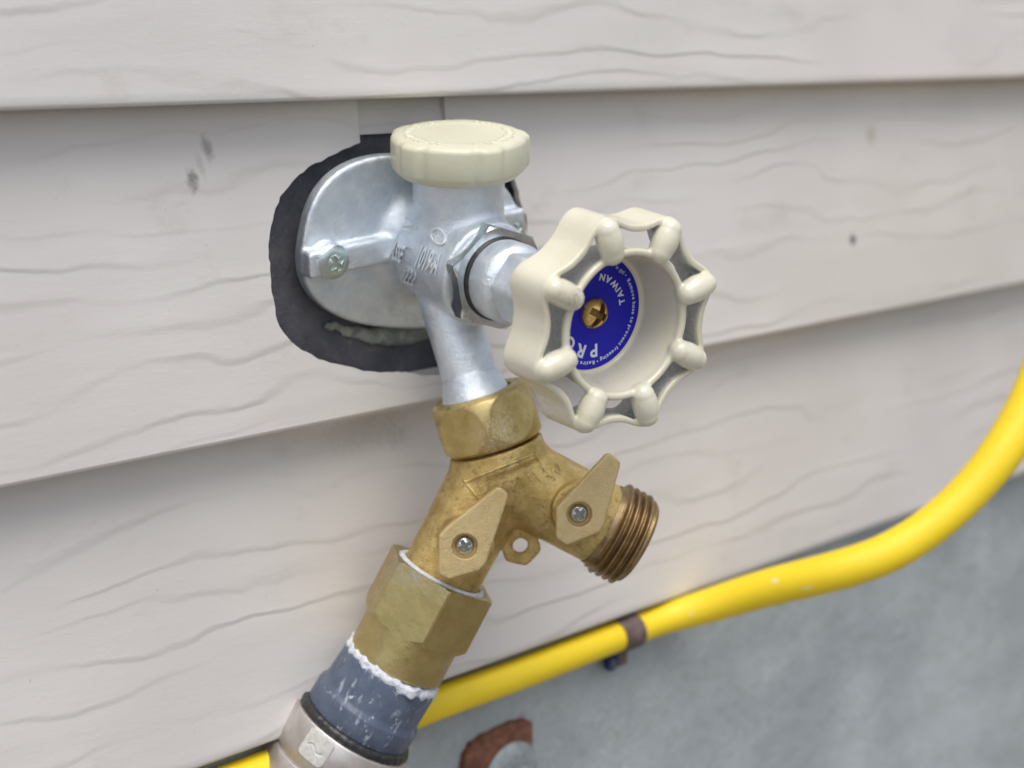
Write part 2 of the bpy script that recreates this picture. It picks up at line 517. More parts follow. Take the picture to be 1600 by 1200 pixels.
# ------------------------------------------------------------------ siding wall
EXPO = 99.1; ZB = [45.2 + EXPO * 4, 45.2 + EXPO * 3, 45.2 + EXPO * 2, 45.2 + EXPO, 45.2, -53.7, -152.9]
YB, YT = -8.0, 5.0
def side_y(z, zb, zt):
    t = np.clip((z - zb) / (zt - zb), 0, 1.0)
    return YB + (YT - YB) * t - 0.5 * math.sin(math.pi * t)
X0, X1 = -760., 1150.
HOLE = [(14.4, 34.3), (3.6, 34.5), (-9.5, 33.8), (-17.3, 32.3), (-25.1, 29.5), (-34.0, 26.8), (-40.3, 24.4), (-46.7, 20.4), (-51.4, 16.3), (-54.3, 11.3), (-56.7, 5.8), (-57.8, 0.8), (-58.0, -6.5), (-58.0, -13.2), (-57.3, -20.0), (-55.9, -24.0), (-52.9, -27.4), (-47.9, -31.1), (-43.0, -34.0), (-38.5, -36.0), (-32.5, -37.6), (-26.5, -40.1), (-19.1, -41.8), (-8.8, -43.1), (-2.3, -45.0), (4.4, -45.6), (11.5, -44.3), (18.5, -40.3), (23.5, -31.9), (31.2, -24.1), (39.6, -15.2), (46.0, -7.1), (48.2, -1.3), (48.1, 3.1), (46.0, 7.6), (45.3, 12.0), (44.0, 16.2), (39.8, 22.7), (31.9, 29.0), (23.9, 32.9)]
wall = empty('siding_wall', (0, 0, -153), 'beige woodgrain vinyl siding wall in lapped horizontal boards behind the tap', 'wall')
rng = random.Random(5)
def board(zb, zt, hole=None, xa=X0, xb=X1):
    xs = list(np.arange(xa, xb + 1, 40.))
    zs = list(np.linspace(zb, zt + 6, 15))
    prof = [(YB + 11, zb - .2), (YB + 2.0, zb - .3), (YB + .8, zb - .1), (YB + .25, zb + .35), (YB + .02, zb + 1.1)]
    prof += [(side_y(z, zb, zt), z) for z in np.linspace(zb + 3.5, zt + 8, 15)]
    if hole is None:
        P = [(x, y, z) for x in (xa, (xa + xb) / 2, xb) for y, z in prof]
        n = len(prof); F = []
        for i in range(2):
            for j in range(n - 1):
                a = i * n + j; F.append((a, a + n, a + n + 1, a + 1))
        return P, F
    # board with a jagged cut-out and the slot above it
    H = []
    HP = hole
    for i in range(len(HP)):
        a = np.array(HP[i]); b = np.array(HP[(i + 1) % len(HP)])
        n = max(1, int(np.linalg.norm(b - a) / 1.6))
        for q in range(n):
            p = a + (b - a) * q / n
            H.append((p[0] + rng.uniform(-.28, .28), p[1] + rng.uniform(-.28, .28)))
    sl = (-19.5, 16.2)
    # insert slot up to the top edge
    top = zt + 7.
    ang = [p for p in H]
    left_i = min(range(len(H)), key=lambda i: abs(H[i][0] - sl[0]) + (100 if H[i][1] < 20 else 0))
    right_i = min(range(len(H)), key=lambda i: abs(H[i][0] - sl[1]) + (100 if H[i][1] < 20 else 0))
    # HOLE runs counter-clockwise from near the right slot side to the left
    seq = H[left_i:] + H[:right_i + 1] if left_i > right_i else H[left_i:right_i + 1]
    loop = [(sl[0], top)] + [(sl[0], seq[0][1])] + seq[1:-1] + [(sl[1], seq[-1][1])] + [(sl[1], top)]
    prof_lo = prof[:5]
    zl = zb + 1.1
    outer = [(xa, zl), (xb, zl), (xb, top)] + loop[::-1] + [(xa, top)]
    pts = list(outer); n0 = len(pts)
    edges = [(i, (i + 1) % n0) for i in range(n0)]
    from_poly = np.array(outer)
    for x in list(np.arange(-75, 80, 7.)):
        for z in np.arange(zb + 5, top - 3, 7.):
            pts.append((x + .01 * z, z))
    for x in (-500, -300, -150, 150, 300, 500, 800):
        for z in np.arange(zb + 5, top - 3, 14.): pts.append((x, z))
    inside = sd_poly(np.array(pts), outer) < -1.5
    keep = [i for i in range(len(pts)) if i < n0 or inside[i]]
    P2 = [Vector(pts[i]) for i in keep]
    vv, ee, ff, *_ = delaunay_2d_cdt(P2, edges, [], 0, 1e-6)
    vv = np.array([v[:] for v in vv])
    cen = np.array([vv[list(f)].mean(0) for f in ff])
    ok = sd_poly(cen, outer) < 0
    F = [tuple(f) for f, o in zip(ff, ok) if o]
    P = [(v[0], side_y(v[1], zb, zt), v[1]) for v in vv]
    # orientation towards -Y
    F2 = []
    for f in F:
        a, b, c = [np.array(P[i]) for i in f[:3]]
        nrm = np.cross(b - a, c - a); F2.append(f if nrm[1] < 0 else f[::-1])
    F = F2
    # cut edge thickness
    lp = [np.array((q[0], side_y(q[1], zb, zt), q[1])) for q in loop]
    b0 = len(P)
    th = 2.4
    for q in lp: P.append(tuple(q))
    for q in lp: P.append((q[0], q[1] + th, q[2]))
    m_ = len(lp)
    for i in range(m_ - 1): F.append((b0 + i, b0 + i + 1, b0 + m_ + i + 1, b0 + m_ + i))
    # lower lip
    b1 = len(P)
    for x in (xa, xb):
        for y, z in prof_lo[:4] + [(side_y(zl, zb, zt), zl)]: P.append((x, y, z))
    for j in range(4): F.append((b1 + j, b1 + 5 + j, b1 + 6 + j, b1 + j + 1))
    return P, F
for i in range(len(ZB)):
    zb = ZB[i]; zt = zb + EXPO
    hole = HOLE if i == 5 else None
    P, F = board(zb, zt, hole)
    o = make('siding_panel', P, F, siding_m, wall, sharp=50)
    if i == 5: o['label'] = 'siding panel with a jagged cut-out around the tap flange'
# filler piece seen in the slot, just above the hole
zs = np.linspace(33.4, 52, 10)
P = [(x, side_y(z, ZB[5], ZB[4]) + 1.6, z) for x in (-23, 19) for z in zs]
F = [(i, 10 + i, 11 + i, 1 + i) for i in range(9)]
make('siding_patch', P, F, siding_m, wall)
# solid sheathing behind
P = [(x, y, z) for x in (X0, X1) for y in (9, 120) for z in (-150, 540)]
make('sheathing', P, [(0, 1, 5, 4), (0, 4, 6, 2), (1, 3, 7, 5), (2, 6, 7, 3), (0, 2, 3, 1), (4, 5, 7, 6)], conc, wall, smooth=False)

# black flashing sheet behind the cut-out
P, F = [], []
nx, nzv = 40, 34
for i in range(nx):
    for j in range(nzv):
        x = -72 + 134 * i / (nx - 1); z = -50 + 96 * j / (nzv - 1)
        y = 7.4 + .5 * math.sin(x * .11 + 1) * math.sin(z * .13)
        P.append((x, y, z))
for i in range(nx - 1):
    for j in range(nzv - 1):
        a = i * nzv + j; F.append((a, a + nzv, a + nzv + 1, a + 1))
fo = make('flashing_sheet', P, F, flash_m, base=(0, 0, -50))
tag(fo, 'dusty black rubber flashing showing in the cut-out around the tap flange', 'flashing')

# ------------------------------------------------------------------ foundation
P = []
xs = np.arange(X0, X1 + 1, 30.); zs2 = np.arange(-625, -140, 30.)
for x in xs:
    for z in list(zs2) + [-140.]: P.append((x, 1.5, z))
n = len(zs2) + 1
F = [(i * n + j, (i + 1) * n + j, (i + 1) * n + j + 1, i * n + j + 1) for i in range(len(xs) - 1) for j in range(n - 1)]
b = len(P)
for x in (X0, X1):
    P += [(x, 120, -625), (x, 120, -140), (x, 1.5, -625), (x, 1.5, -140)]
F += [(b, b + 1, b + 5, b + 4), (b + 1, b + 3, b + 7, b + 5), (b, b + 2, b + 3, b + 1), (b + 4, b + 5, b + 7, b + 6)]
fd = make('foundation_wall', P, F, conc, base=(0, 1.5, -620), sharp=30)
tag(fd, 'grey stained concrete foundation wall below the beige siding', 'foundation')

# ------------------------------------------------------------------ tap
O = nz((-0.0499, -0.9887, -0.1415)); U = nz((-0.1029, -0.1359, 0.9854)); S = np.cross(-O, U)
TF = Frame((0, 0, 0), O, S)       # x = sideways, y = up, z = outwards
HC = V(-11.85, -105.857, -13.679); HN = nz((-0.134, -0.987, -0.085))
HF = Frame(HC, HN, (0.986, -0.141, 0.089))
HROT = math.radians(103.9)
tap = empty('garden_tap', (0, 5, 0), 'silver cast outdoor tap with cream octagonal handwheel mounted on the siding', 'tap')
SPA = V(-5.6, -22.6, -18.0); SPB = V(-4.6, -34.4, -46.5)
BA = TF.W(V(0, 0, 12)); BB = HC - HN * 67.5
def tapsdf(p):
    q = TF.L(p); x, y, z = q[..., 0], q[..., 1], q[..., 2]
    # oval flange plate
    fa, fb = (x + 3) * .9659 - (y + 1) * .2588, (x + 3) * .2588 + (y + 1) * .9659
    e = ((np.abs(fa) / 43.0) ** 2.6 + (np.abs(fb) / 28.2) ** 2.6 + 1e-9) ** (1 / 2.6)
    dr = (e - 1) * 31
    rd = 1.2
    a = dr + rd; b_ = np.abs(z - 2.2) - 2.6 + rd
    fl = np.minimum(np.maximum(a, b_), 0) + np.hypot(np.maximum(a, 0), np.maximum(b_, 0)) - rd
    # slight dish towards the middle
    d = fl
    cone = sd_cyl(p, TF.W(V(0, 0, 3)), TF.W(V(0, 0, 12)), 19.5, 15.2, 1.5)
    d = smin(d, cone, 3.0)
    barrel = sd_cyl(p, BA, BB, 17.0, 16.6, 1.6)
    d = smin(d, barrel, 2.5)
    neck = sd_cyl(p, TF.W(V(0, -4, 23)), TF.W(V(0, 27, 23)), 14.2, 14.2, 1.0)
    d = smin(d, neck, 3.0)
    sp = sd_caps(p, SPA - (SPB - SPA) * .15, SPB, 9.2, 8.6)
    sp = np.maximum(sp, (p - SPB) @ nz(SPB - SPA))
    d = smin(d, sp, 1.2)
    col = sd_cyl(p, SPB - nz(SPB - SPA) * 6.4, SPB + nz(SPB - SPA) * 2, 9.0, 11.4, .5)
    d = smin(d, col, .8)
    # screw arms, slightly skewed
    for sx in (-1, 1):
        xa, xb = (-46.0, -12.0) if sx < 0 else (12.0, 38.5)
        qa = np.stack([x - (xa + xb) / 2, y - 1.0, z - 6.2], -1)
        arm = sd_box(qa, ((xb - xa) / 2, 4.2, 3.2), 1.2)
        d = smin(d, arm, 1.4)
    pad = sd_cyl(p, TF.W(V(-38, 1.2, 4)), TF.W(V(-38, 1.2, 9.6)), 5.6, 5.4, .6)
    d = smin(d, pad, .8)
    pad = sd_cyl(p, TF.W(V(34.0, -1.6, 4)), TF.W(V(34.0, -1.6, 7.9)), 5.6, 5.4, .6)
    d = smin(d, pad, .8)
    # cast ridge where barrel meets the flange
    return d
P, F = snets(tapsdf, (-52, -56, -54), (44, 8, 38), .62)
make('tap_body', P, F, zinc, tap)

# raised lettering on the side of the barrel
def relief(txts, parent, mat, sdf, name, th=.38):
    parts = []
    for s, size, o, ex, view, bold, space, xs in txts:
        ex = nz(ex); ey = nz(np.cross(view, ex))
        v, f = text_mesh(s, size, bold, .1, space); v[:, 0] *= xs
        base = np.asarray(o) + v[:, :1] * ex + v[:, 1:2] * ey + view * 8
        front = v[:, 2] > 0
        out = np.empty_like(base)
        out[front] = march(sdf, base[front], -view, th)
        out[~front] = march(sdf, base[~front], -view, -.6)
        parts.append((out, f))
    P, F = join(parts)
    return make(name, P, F, mat, parent, sharp=35)
TXT = dict(asse=V(-23.6, -15.4, -3.1), n1019=V(-18.3, -21.0, -5.5), l2=V(-22.2, -18.8, -10.1), logo=V(-11.3, -24.8, 3.2), sixty=V(-12.9, -24.0, 1.5), ivi=V(-17.4, -19.0, 4.4))
tocam = nz(CAMP - V(-14, -20, -4))
xdir = nz(HN)
zi_hi = M_simple('highlit_raised_zinc', (.88, .92, .95), .42, .35)  # paler zinc: light on the raised marks put into the colour
relief([("ASSE", 7.4, TXT['asse'], xdir, tocam, .20, 1.0, .46),
        ("1019-A", 9.8, TXT['n1019'], xdir, tocam, .20, 1.05, .43),
        ("1222", 6.8, TXT['l2'], xdir, tocam, .12, 1.1, .56)], tap, zi_hi, tapsdf, 'raised_lettering', .75)
# oval certification mark and the slanted strokes above it
def ring_on(sdf, c, ex, view, ra, rb, wd, th, nseg=40):
    ex = nz(ex); ey = nz(np.cross(view, ex))
    P = []; F = []
    for i in range(nseg):
        a = 2 * math.pi * i / nseg
        for k, (dr, t) in enumerate(((-wd, -.6), (-wd, th), (wd, th), (wd, -.6))):
            b0 = c + ex * ((ra + dr) * math.cos(a)) + ey * ((rb + dr) * math.sin(a)) + view * 8
            P.append(march(sdf, b0[None], -view, t)[0])
    for i in range(nseg):
        for k in range(4):
            F.append((i * 4 + k, ((i + 1) % nseg) * 4 + k, ((i + 1) % nseg) * 4 + (k + 1) % 4, i * 4 + (k + 1) % 4))
    return P, F
P, F = ring_on(tapsdf, TXT['logo'], xdir + V(0, 0, .5), tocam, 3.4, 2.5, .30, .5)
make('approval_mark', P, F, zi_hi, tap)
relief([("60", 3.6, TXT['sixty'], xdir + V(0, 0, .45), tocam, .06, .9, .8),
        ("IVI", 4.6, TXT['ivi'], nz(V(0.15, -.3, 1)), tocam, .03, 1.2, .9)], tap, zi_hi, tapsdf, 'raised_numerals', .36)

# flange screws
shade_brass = M_simple('recess_shade_brass', (.30, .20, .08), .45, .9)  # recess shade painted in as darker brass
shade_steel = M_simple('recess_shade_steel', (.30, .30, .30), .4, .9)  # same painted-in recess shade for the other screw heads
def screw_head(fr, R, h, recess, parent, mat, name='screw', rot=0.0, cyl=0.25, hexsock=False, slot=False):
    def f(p, raw=False):
        q = fr.L(p); x, y, z = q[..., 0], q[..., 1], q[..., 2]
        c, s = math.cos(rot), math.sin(rot); X = x * c + y * s; Y = -x * s + y * c
        Rs = (R * R + h * h) / (2 * h)
        dome = np.sqrt(x * x + y * y + (z - (h - Rs)) ** 2) - Rs
        d = smax(dome, np.hypot(x, y) - R * .97, .25)
        d = np.maximum(d, -z - 1.2)
        wd = R * .19; ln = R * .62
        if hexsock:
            cut = np.hypot(x, y) - R * .46; cut = np.maximum(cut, h * .45 - z)
        else:
            rr = np.hypot(x, y)
            ta = np.maximum(0, (z - (h - recess)) * .2)
            b1 = np.maximum(np.abs(X) - ln - ta, np.abs(Y) - wd - ta * .3)
            b2 = np.maximum(np.abs(Y) - ln - ta, np.abs(X) - wd - ta * .3)
            cut = np.minimum(np.minimum(b1, b2), rr - R * .26)
            if slot: cut = np.minimum(cut, np.maximum(np.abs(X) - R * 1.2, np.abs(Y) - wd * .9))
            cut = np.maximum(cut, (h - recess) - z)
        if raw: return cut
        return smax(d, -cut, .10)
    lo = fr.o - (R + 1.8); hi = fr.o + (R + 1.8)
    P, F = snets(f, lo, hi, R / 26)
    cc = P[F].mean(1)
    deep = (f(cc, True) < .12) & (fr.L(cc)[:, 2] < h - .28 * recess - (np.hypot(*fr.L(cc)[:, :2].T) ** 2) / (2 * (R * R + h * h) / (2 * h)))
    return make(name, P, F, [mat, shade_brass if mat is brass_screw_m else shade_steel], parent, mi=deep.astype(int))
def wash(fr, R, r, t, parent, mat, name='washer'):
    v, f = lathe(fr, [(r, 0), (R, 0), (R, t * .6), (R - .4, t), (r, t), (r, 0)], 48, closed_ends=False)
    return make(name, v, f, mat, parent, sharp=40)
for sx, sy in ((-38, 1.2), (34.0, -1.6)):
    fr = Frame(TF.W(V(sx, sy, 9.7 if sx < 0 else 8.0)), O, S)
    sc = screw_head(fr, 3.9, 2.6, 2.0, tap, zincscrew, 'flange_screw', .5)
    v, f = lathe(fr, [(5.2, -.1), (5.4, .5), (5.0, 1.0), (3.2, 1.5)], 48)
    make('screw_collar', v, f, zincscrew, sc, sharp=40)

# cream vent cap
CF = Frame(TF.W(V(0, 26.0, 23)), U, S)
def capr(r, z, ph):
    a = ph - math.radians(260.7)
    k = (a + np.pi / 5) % (2 * np.pi / 5) - np.pi / 5
    arc = np.abs(k) * 21
    ridge = 1 / (1 + np.exp((arc - 3.3) / .35))
    dip = .5 * np.exp(-((arc - 5.2) / 1.2) ** 2)
    fac = .55 * (1 - np.cos(np.clip(arc - 4.3, 0, 9) / 9 * 2 * np.pi)) * .5
    s = np.clip((r - 18.2) / 2.6, 0, 1)
    flat = .45 * np.cos(np.clip((arc - 13.2) / 8.0, -1, 1) * np.pi / 2)
    return r + s * (.85 * ridge - dip * 1.1 - flat * .8 - .1)
prof = [(13.6, -.1), (17.6, -.1), (18.3, .1), (20.3, 1.7), (20.9, 2.4), (21.2, 3.2), (21.3, 7.0), (21.25, 10.6), (21.1, 11.2), (20.6, 11.8), (20.0, 12.15),
        (19.2, 12.4), (18.0, 12.55), (16.0, 12.7), (14.4, 12.7), (13.8, 12.65), (13.2, 12.5), (12.2, 12.45), (4, 12.4), (.01, 12.4)]
v, f = lathe(CF, prof, 240, capr)
cap = make('vent_cap', v, f, capm, tap, sharp=60)
# worn raised marks round the top of the cap
parts = []
rr = random.Random(3)
for i in range(46):
    a = 2 * math.pi * i / 46
    if 0.15 < ((a + .3) / (2 * math.pi)) % .5 < .24: continue
    h0 = rr.uniform(.25, 1.0)
    fr = Frame(CF.W(V(15.7 * math.cos(a), 15.7 * math.sin(a), 12.6)), U, CF.x * math.cos(a) + CF.y * math.sin(a))
    v, f = lathe(fr, [(1.1 * h0 + .15, -.1), (1.0 * h0 + .1, .12 + .25 * h0), (.5 * h0, .2 + .3 * h0)], 12, lambda r, z, ph: r * (1 + .55 * np.cos(ph) ** 2))
    parts.append((v, f))
v, f = join(parts)
make('worn_raised_ring_marks', v, f, capm, cap)

# bonnet nut, gasket, bonnet
def lf(t): return Frame(HC - HN * t, HN, HF.x)
rot = math.radians(8)
def nutr(ap, zc, hl, k0):
    hx = hexr(ap, 6, rot)
    def f(r, z, ph):
        R = r
        return np.minimum(hx(ph), R)
    return f
fr = lf(68.2)
zsn = np.linspace(0, 6.6, 23)
def chR(z, L, Rm, c): return Rm - np.maximum(0, c - z) * .9 - np.maximum(0, c - (L - z)) * .9
prof = [(13.0, -.02)] + [(chR(z, 6.6, 17.6, 2.0), z) for z in zsn] + [(12.8, 6.62), (12.8, 2)]
v, f = lathe(fr, prof, 144, lambda r, z, ph: np.minimum(hexr(14.9, 6, rot)(ph), r))
make('bonnet_nut', v, f, chrome, tap, sharp=28)
v, f = lathe(lf(61.9), [(11.5, 0), (12.7, .1), (13.0, .8), (12.6, 1.5), (11.5, 1.6)], 96)
make('gasket_ring', v, f, black_rub, tap, sharp=40)
v, f = lathe(lf(60.6), [(11.0, 0), (12.35, .1), (12.45, .6), (12.4, 7.0), (11.9, 8.6), (10.6, 10.2), (9.9, 10.6)], 96)
make('bonnet', v, f, zinc, tap, sharp=40)
v, f = lathe(lf(50.2), [(10.4, 0), (11.4, .2), (11.4, 14), (11.0, 15), (7.5, 15.3), (7.5, 34)], 96, lambda r, z, ph: np.minimum(hexr(10.2, 6, .35)(ph), r))
make('stem_sleeve', v, f, zinc, tap, sharp=28)

# handwheel
def Rphi(ph):
    cc = np.cos(8 * (ph - HROT))
    k = ((1 + cc) / 2) ** 1.35
    return 27.9 + 4.0 * k
BEADS = [HROT + i * math.pi / 4 for i in range(8)]
def wheelsdf(q):
    x, y, z = q[..., 0], q[..., 1], q[..., 2]
    r = np.hypot(x, y); ph = np.arctan2(y, x)
    R = Rphi(ph) + .35 * np.clip(z / -14, 0, 1)
    dr = (np.abs(r - (R - 1.1)) - 1.0) * .88
    dz = np.abs(z + 7.2) - 7.4
    rd = .55
    wall_ = np.minimum(np.maximum(dr + rd, dz + rd), 0) + np.hypot(np.maximum(dr + rd, 0), np.maximum(dz + rd, 0)) - rd
    # bowl
    Rb = 20.6 + z * .11
    dr = np.abs(r - (Rb - .4)) - (.75 + .0 * z); dz = np.abs(z + 7.6) - 7.9
    rd = .5
    bowl = np.minimum(np.maximum(dr + rd, dz + rd), 0) + np.hypot(np.maximum(dr + rd, 0), np.maximum(dz + rd, 0)) - rd
    lip = np.hypot(r - 20.4, (z + .7)) - .95
    bowl = smin(bowl, lip, .8)
    floor_ = np.maximum(r - 18.8, np.abs(z + 16.2) - .8)
    hub = np.maximum(r - 8.5, np.abs(z + 20) - 3.6)
    d = smin(bowl, floor_, 1.6); d = np.minimum(d, hub)
    d = np.minimum(d, wall_)
    for a in BEADS:
        c, s = math.cos(a), math.sin(a)
        X = x * c + y * s; Y = -x * s + y * c
        t = np.clip(X, 21.9, 28.4)
        cap_ = np.sqrt((X - t) ** 2 + (Y * 1.0) ** 2 + (z - (.4)) ** 2) - (3.75 - .42 * ((t - 25.1) / 3.2) ** 2)
        d = smin(d, cap_, .9)
        web = np.maximum(np.maximum(np.abs(Y) - 1.3, np.abs(X - 25.3) - 4.3), np.maximum(z, -3.0 - .75 * np.maximum(X - 24, 0) - z))
        d = smin(d, web, .8)
    return d
P, F = snets(wheelsdf, (-34.5, -34.5, -24), (34.5, 34.5, 5.5), .40)
c = P[F].mean(1); r = np.hypot(c[:, 0], c[:, 1]); ph = np.arctan2(c[:, 1], c[:, 0])
nn = .35 * np.sin(c[:, 0] * 2.1 + 3 * np.sin(c[:, 1] * 1.3)) + .25 * np.sin(c[:, 1] * 4.7 + c[:, 0] * 3.1)
cav = (r > 20.55 + .11 * c[:, 2] + .25) & (r < Rphi(ph) - 1.35) & (c[:, 2] < -1.25 + .45 * nn)
wheel_o = make('handwheel', HF.W(P), F, [paint, bare], tap, mi=cav.astype(int))
# blue label with its lettering, and the screw
LF = Frame(HC - HN * 15.15, HN, HF.x)
v, f = lathe(LF, [(16.4, -.25), (16.5, -.1), (16.45, .02), (.01, .02)], 96)
lab = make('round_label', v, f, blue_m, wheel_o, sharp=30)
def arc_text(s, size, rad, start, cw=True, per=None, bold=.0):
    """letters one by one round the label; cw: tops outwards, reading clockwise"""
    parts = []; a = start
    for ch in s:
        if ch == ' ': 
            a += (-1 if cw else 1) * size * .30 / rad; continue
        v, f = text_mesh(ch, size, bold, 0.0)
        if not len(v): continue
        wd = v[:, 0].max() - v[:, 0].min(); v[:, 0] -= v[:, 0].min()
        adv = wd + size * .13 if per is None else per
        am = a - (1 if cw else -1) * wd / 2 / rad
        if cw:
            rad_v = V(math.cos(am), math.sin(am)); tan = V(math.sin(am), -math.cos(am))
        else:
            rad_v = -V(math.cos(am), math.sin(am)); tan = V(-math.sin(am), math.cos(am))
        cc = V(math.cos(am), math.sin(am)) * rad
        xy = cc + (v[:, :1] - wd / 2) * tan + (v[:, 1:2] - (0 if cw else size * .35)) * rad_v
        parts.append((LF.W(np.c_[xy, np.full(len(xy), .05)]), f))
        a += (-1 if cw else 1) * adv / rad
    return join(parts)
D = math.radians
ps = [arc_text("Remove hose to prevent freezing \u2022 Retire la manguera para evitar congelamiento \u2022 ", 1.66, 14.05, D(31), True, bold=.035),
      arc_text("\u00c9viter le gel \u2022", 1.62, 14.1, D(76), True),
      arc_text("PROF", 5.2, 9.4, D(-82), True, per=3.75, bold=.16),
      arc_text("TAIWAN", 2.7, 10.3, D(3), False, per=None, bold=.10),
      arc_text("22", 2.7, 6.6, D(119), False, bold=.06)]
v, f = join(ps)
make('label_lettering', v, f, white_ink, lab, smooth=False)
screw_head(Frame(HC - HN * 15.1, HN, HF.x), 4.6, 3.8, 3.0, wheel_o, brass_screw_m, 'centre_screw', D(58), slot=True)
# little caulk smear under the flange
def caulkf(p):
    d = 1e9
    for i, (x, z, r) in enumerate(((-30, -26.5, 1.7), (-22, -29.5, 2.4), (-13, -32.0, 3.0), (-5, -33.0, 3.6), (3, -33.4, 4.4), (10, -31.0, 4.2))):
        dd = (np.sqrt(((p[..., 0] - x) / 2.2) ** 2 + ((p[..., 1] - 6.6) / .6) ** 2 + ((p[..., 2] - z)) ** 2) - r * .72) * .7
        d = dd if i == 0 else smin(d, dd, 3.)
    n = .15 * np.sin(p[..., 0] * 1.7 + p[..., 2]) * np.sin(p[..., 2] * 2.3) * np.sin(p[..., 1] * 1.9 + 1)
    return d + n
P, F = snets(caulkf, (-52, -4, -46), (20, 16, -8), .6)
ck = make('caulk_bead', P, F, caulk_m, base=(-10, 0, -42)); tag(ck, 'pale weathered caulk bead along the lower edge of the tap flange', 'caulk')

# ------------------------------------------------------------------ brass splitter
A2 = nz((0.167, -0.240, -0.956)); EX = nz((0.769, -0.576, 0.279)); YN = nz((-0.617, -0.782, 0.088)); EY = np.cross(YN, EX)
J0 = V(1.717, -42.137, -75.111)
J = J0 - A2 * 6 - EX * 1.6
LL = nz(A2 - EX * .975); RL = nz(A2 + EX * .975)
spl = empty('hose_splitter', J0, 'cast brass two-way hose splitter with two lever shut-offs hanging from the tap spout', 'hose splitter')
YF = Frame(J0, YN, EX)   # x across, y up, z towards the viewer
# swivel nut
NA = J0 - A2 * 31.0
ap = 15.7; rho = 7.7
fr = Frame(NA, A2, YN)
zsn = np.linspace(0, 17.2, 35)
def nutprof(z):
    u_ = z - 8.6
    return math.sqrt(max(ap * ap + rho * rho - min(abs(u_), 7.9) ** 2, 1)) - (max(0, abs(u_) - 7.6) ** 1.3) * 1.1
prof = [(10.2, 2), (10.4, 0.05), (nutprof(0) - .4, -.02)] + [(nutprof(z), z) for z in zsn] + [(nutprof(17.2) - .5, 17.25), (12, 17.25)]
rotn = math.radians(30 + 3)
v, f = lathe(fr, prof, 180, lambda r, z, ph: np.where(r > 14, np.minimum(hexr(ap, 6, rotn)(ph), r), r))
make('swivel_nut', v, f, nut_m, spl, sharp=24)
LEGL_END = J + LL * 39; RT = J + RL * 39.5
def brassf(p):
    col = sd_cyl(p, J0 - A2 * 12.9, J0 - A2 * 7.2, 15.0, 15.2, .8)
    neck = sd_cyl(p, J0 - A2 * 12, J0 - A2 * 2, 12.6, 13.4, 1.0)
    d = smin(col, neck, .8)
    l1 = sd_cyl(p, J - LL * 4, J + LL * 42, 13.6, 12.7, 1.5)
    l2 = sd_cyl(p, J - RL * 4, J + RL * 40.5, 13.6, 13.3, 1.0)
    d = smin(d, smin(l1, l2, 3.0), 2.2)
    q = YF.L(p); x, y, z = q[..., 0], q[..., 1], q[..., 2]
    # ball seats under the levers
    for sx, sy in ((-17.2, -10.6), (18.6, -11.2)):
        bs = sd_cyl(p, YF.W(V(sx, sy, 2)), YF.W(V(sx, sy, 16.2)), 9.2, 8.4, .6)
        d = smin(d, bs, 1.2)
    # hanging tab with a hole
    c0 = V(-1.8, -20.0)
    a = np.arctan2(y - c0[1], x - c0[0]); rr_ = np.hypot(x - c0[0], y - c0[1])
    k = (a + np.pi / 6) % (np.pi / 3) - np.pi / 6
    hexd = rr_ * np.cos(k) - 6.0
    tab = smax(smax(smax(hexd, rr_ - 6.6, .4), np.abs(z) - 1.6, .5), -(rr_ - 2.5), .4)
    stem = sd_box(np.stack([x + 1.8, y + 14, z], -1), (6.5, 4, 1.6), .5)
    d = smin(d, tab, .6)
    d = smin(d, np.maximum(stem, -(rr_ - 2.6)), .8)
    d = np.maximum(d, -(rr_ - 2.5)) if True else d
    # bore of the open outlet
    bore = np.linalg.norm(np.cross(p - J, RL), axis=-1) - 9.6
    bore = np.maximum(bore, 16 - (p - J) @ RL)
    d = smax(d, -bore, .5)
    # cartouche
    return d
lo = np.min([J0 - 22, LEGL_END - 16, RT - 16], 0); hi = np.max([J0 - A2 * 14 + 18, LEGL_END + 16, RT + 16], 0)
P, F = snets(brassf, lo, hi, .62)
make('splitter_body', P, F, brass_cast, spl)
vc = nz(CAMP - J0)
relief([("TAIWAN", 4.4, V(-9.9, -55.5, -71.6), EX * 1 + EY * -.02, vc, .02, 1.0, 1.0)], spl, brass_cast, brassf, 'raised_lettering', .30)
def bar_on(sdf, a, b, view, wd, th, n=14):
    e = nz(b - a); view = nz(view - e * (view @ e)); ey = np.cross(view, e); P = []
    for i in range(n):
        c0 = a + (b - a) * i / (n - 1) + view * 8
        for dr, t in ((-wd, -.6), (-wd * .7, th), (wd * .7, th), (wd, -.6)):
            P.append(march(sdf, (c0 + ey * dr)[None], -view, t)[0])
    F = [(i * 4 + k, (i + 1) * 4 + k, (i + 1) * 4 + (k + 1) % 4, i * 4 + (k + 1) % 4) for i in range(n - 1) for k in range(4)]
    F += [(3, 2, 1, 0), tuple((n - 1) * 4 + k for k in range(4))]
    return P, F
c_ = [YF.W(V(*q, 14)) for q in ((-12.5, 7.6), (11, 9.6), (12.5, 3.0), (-9.5, 0.3))]
parts = [bar_on(brassf, c_[i], c_[(i + 1) % 4], vc, .45, .28) for i in (0, 1, 3)]
P, F = join(parts); make('raised_border', P, F, brass_cast, spl)
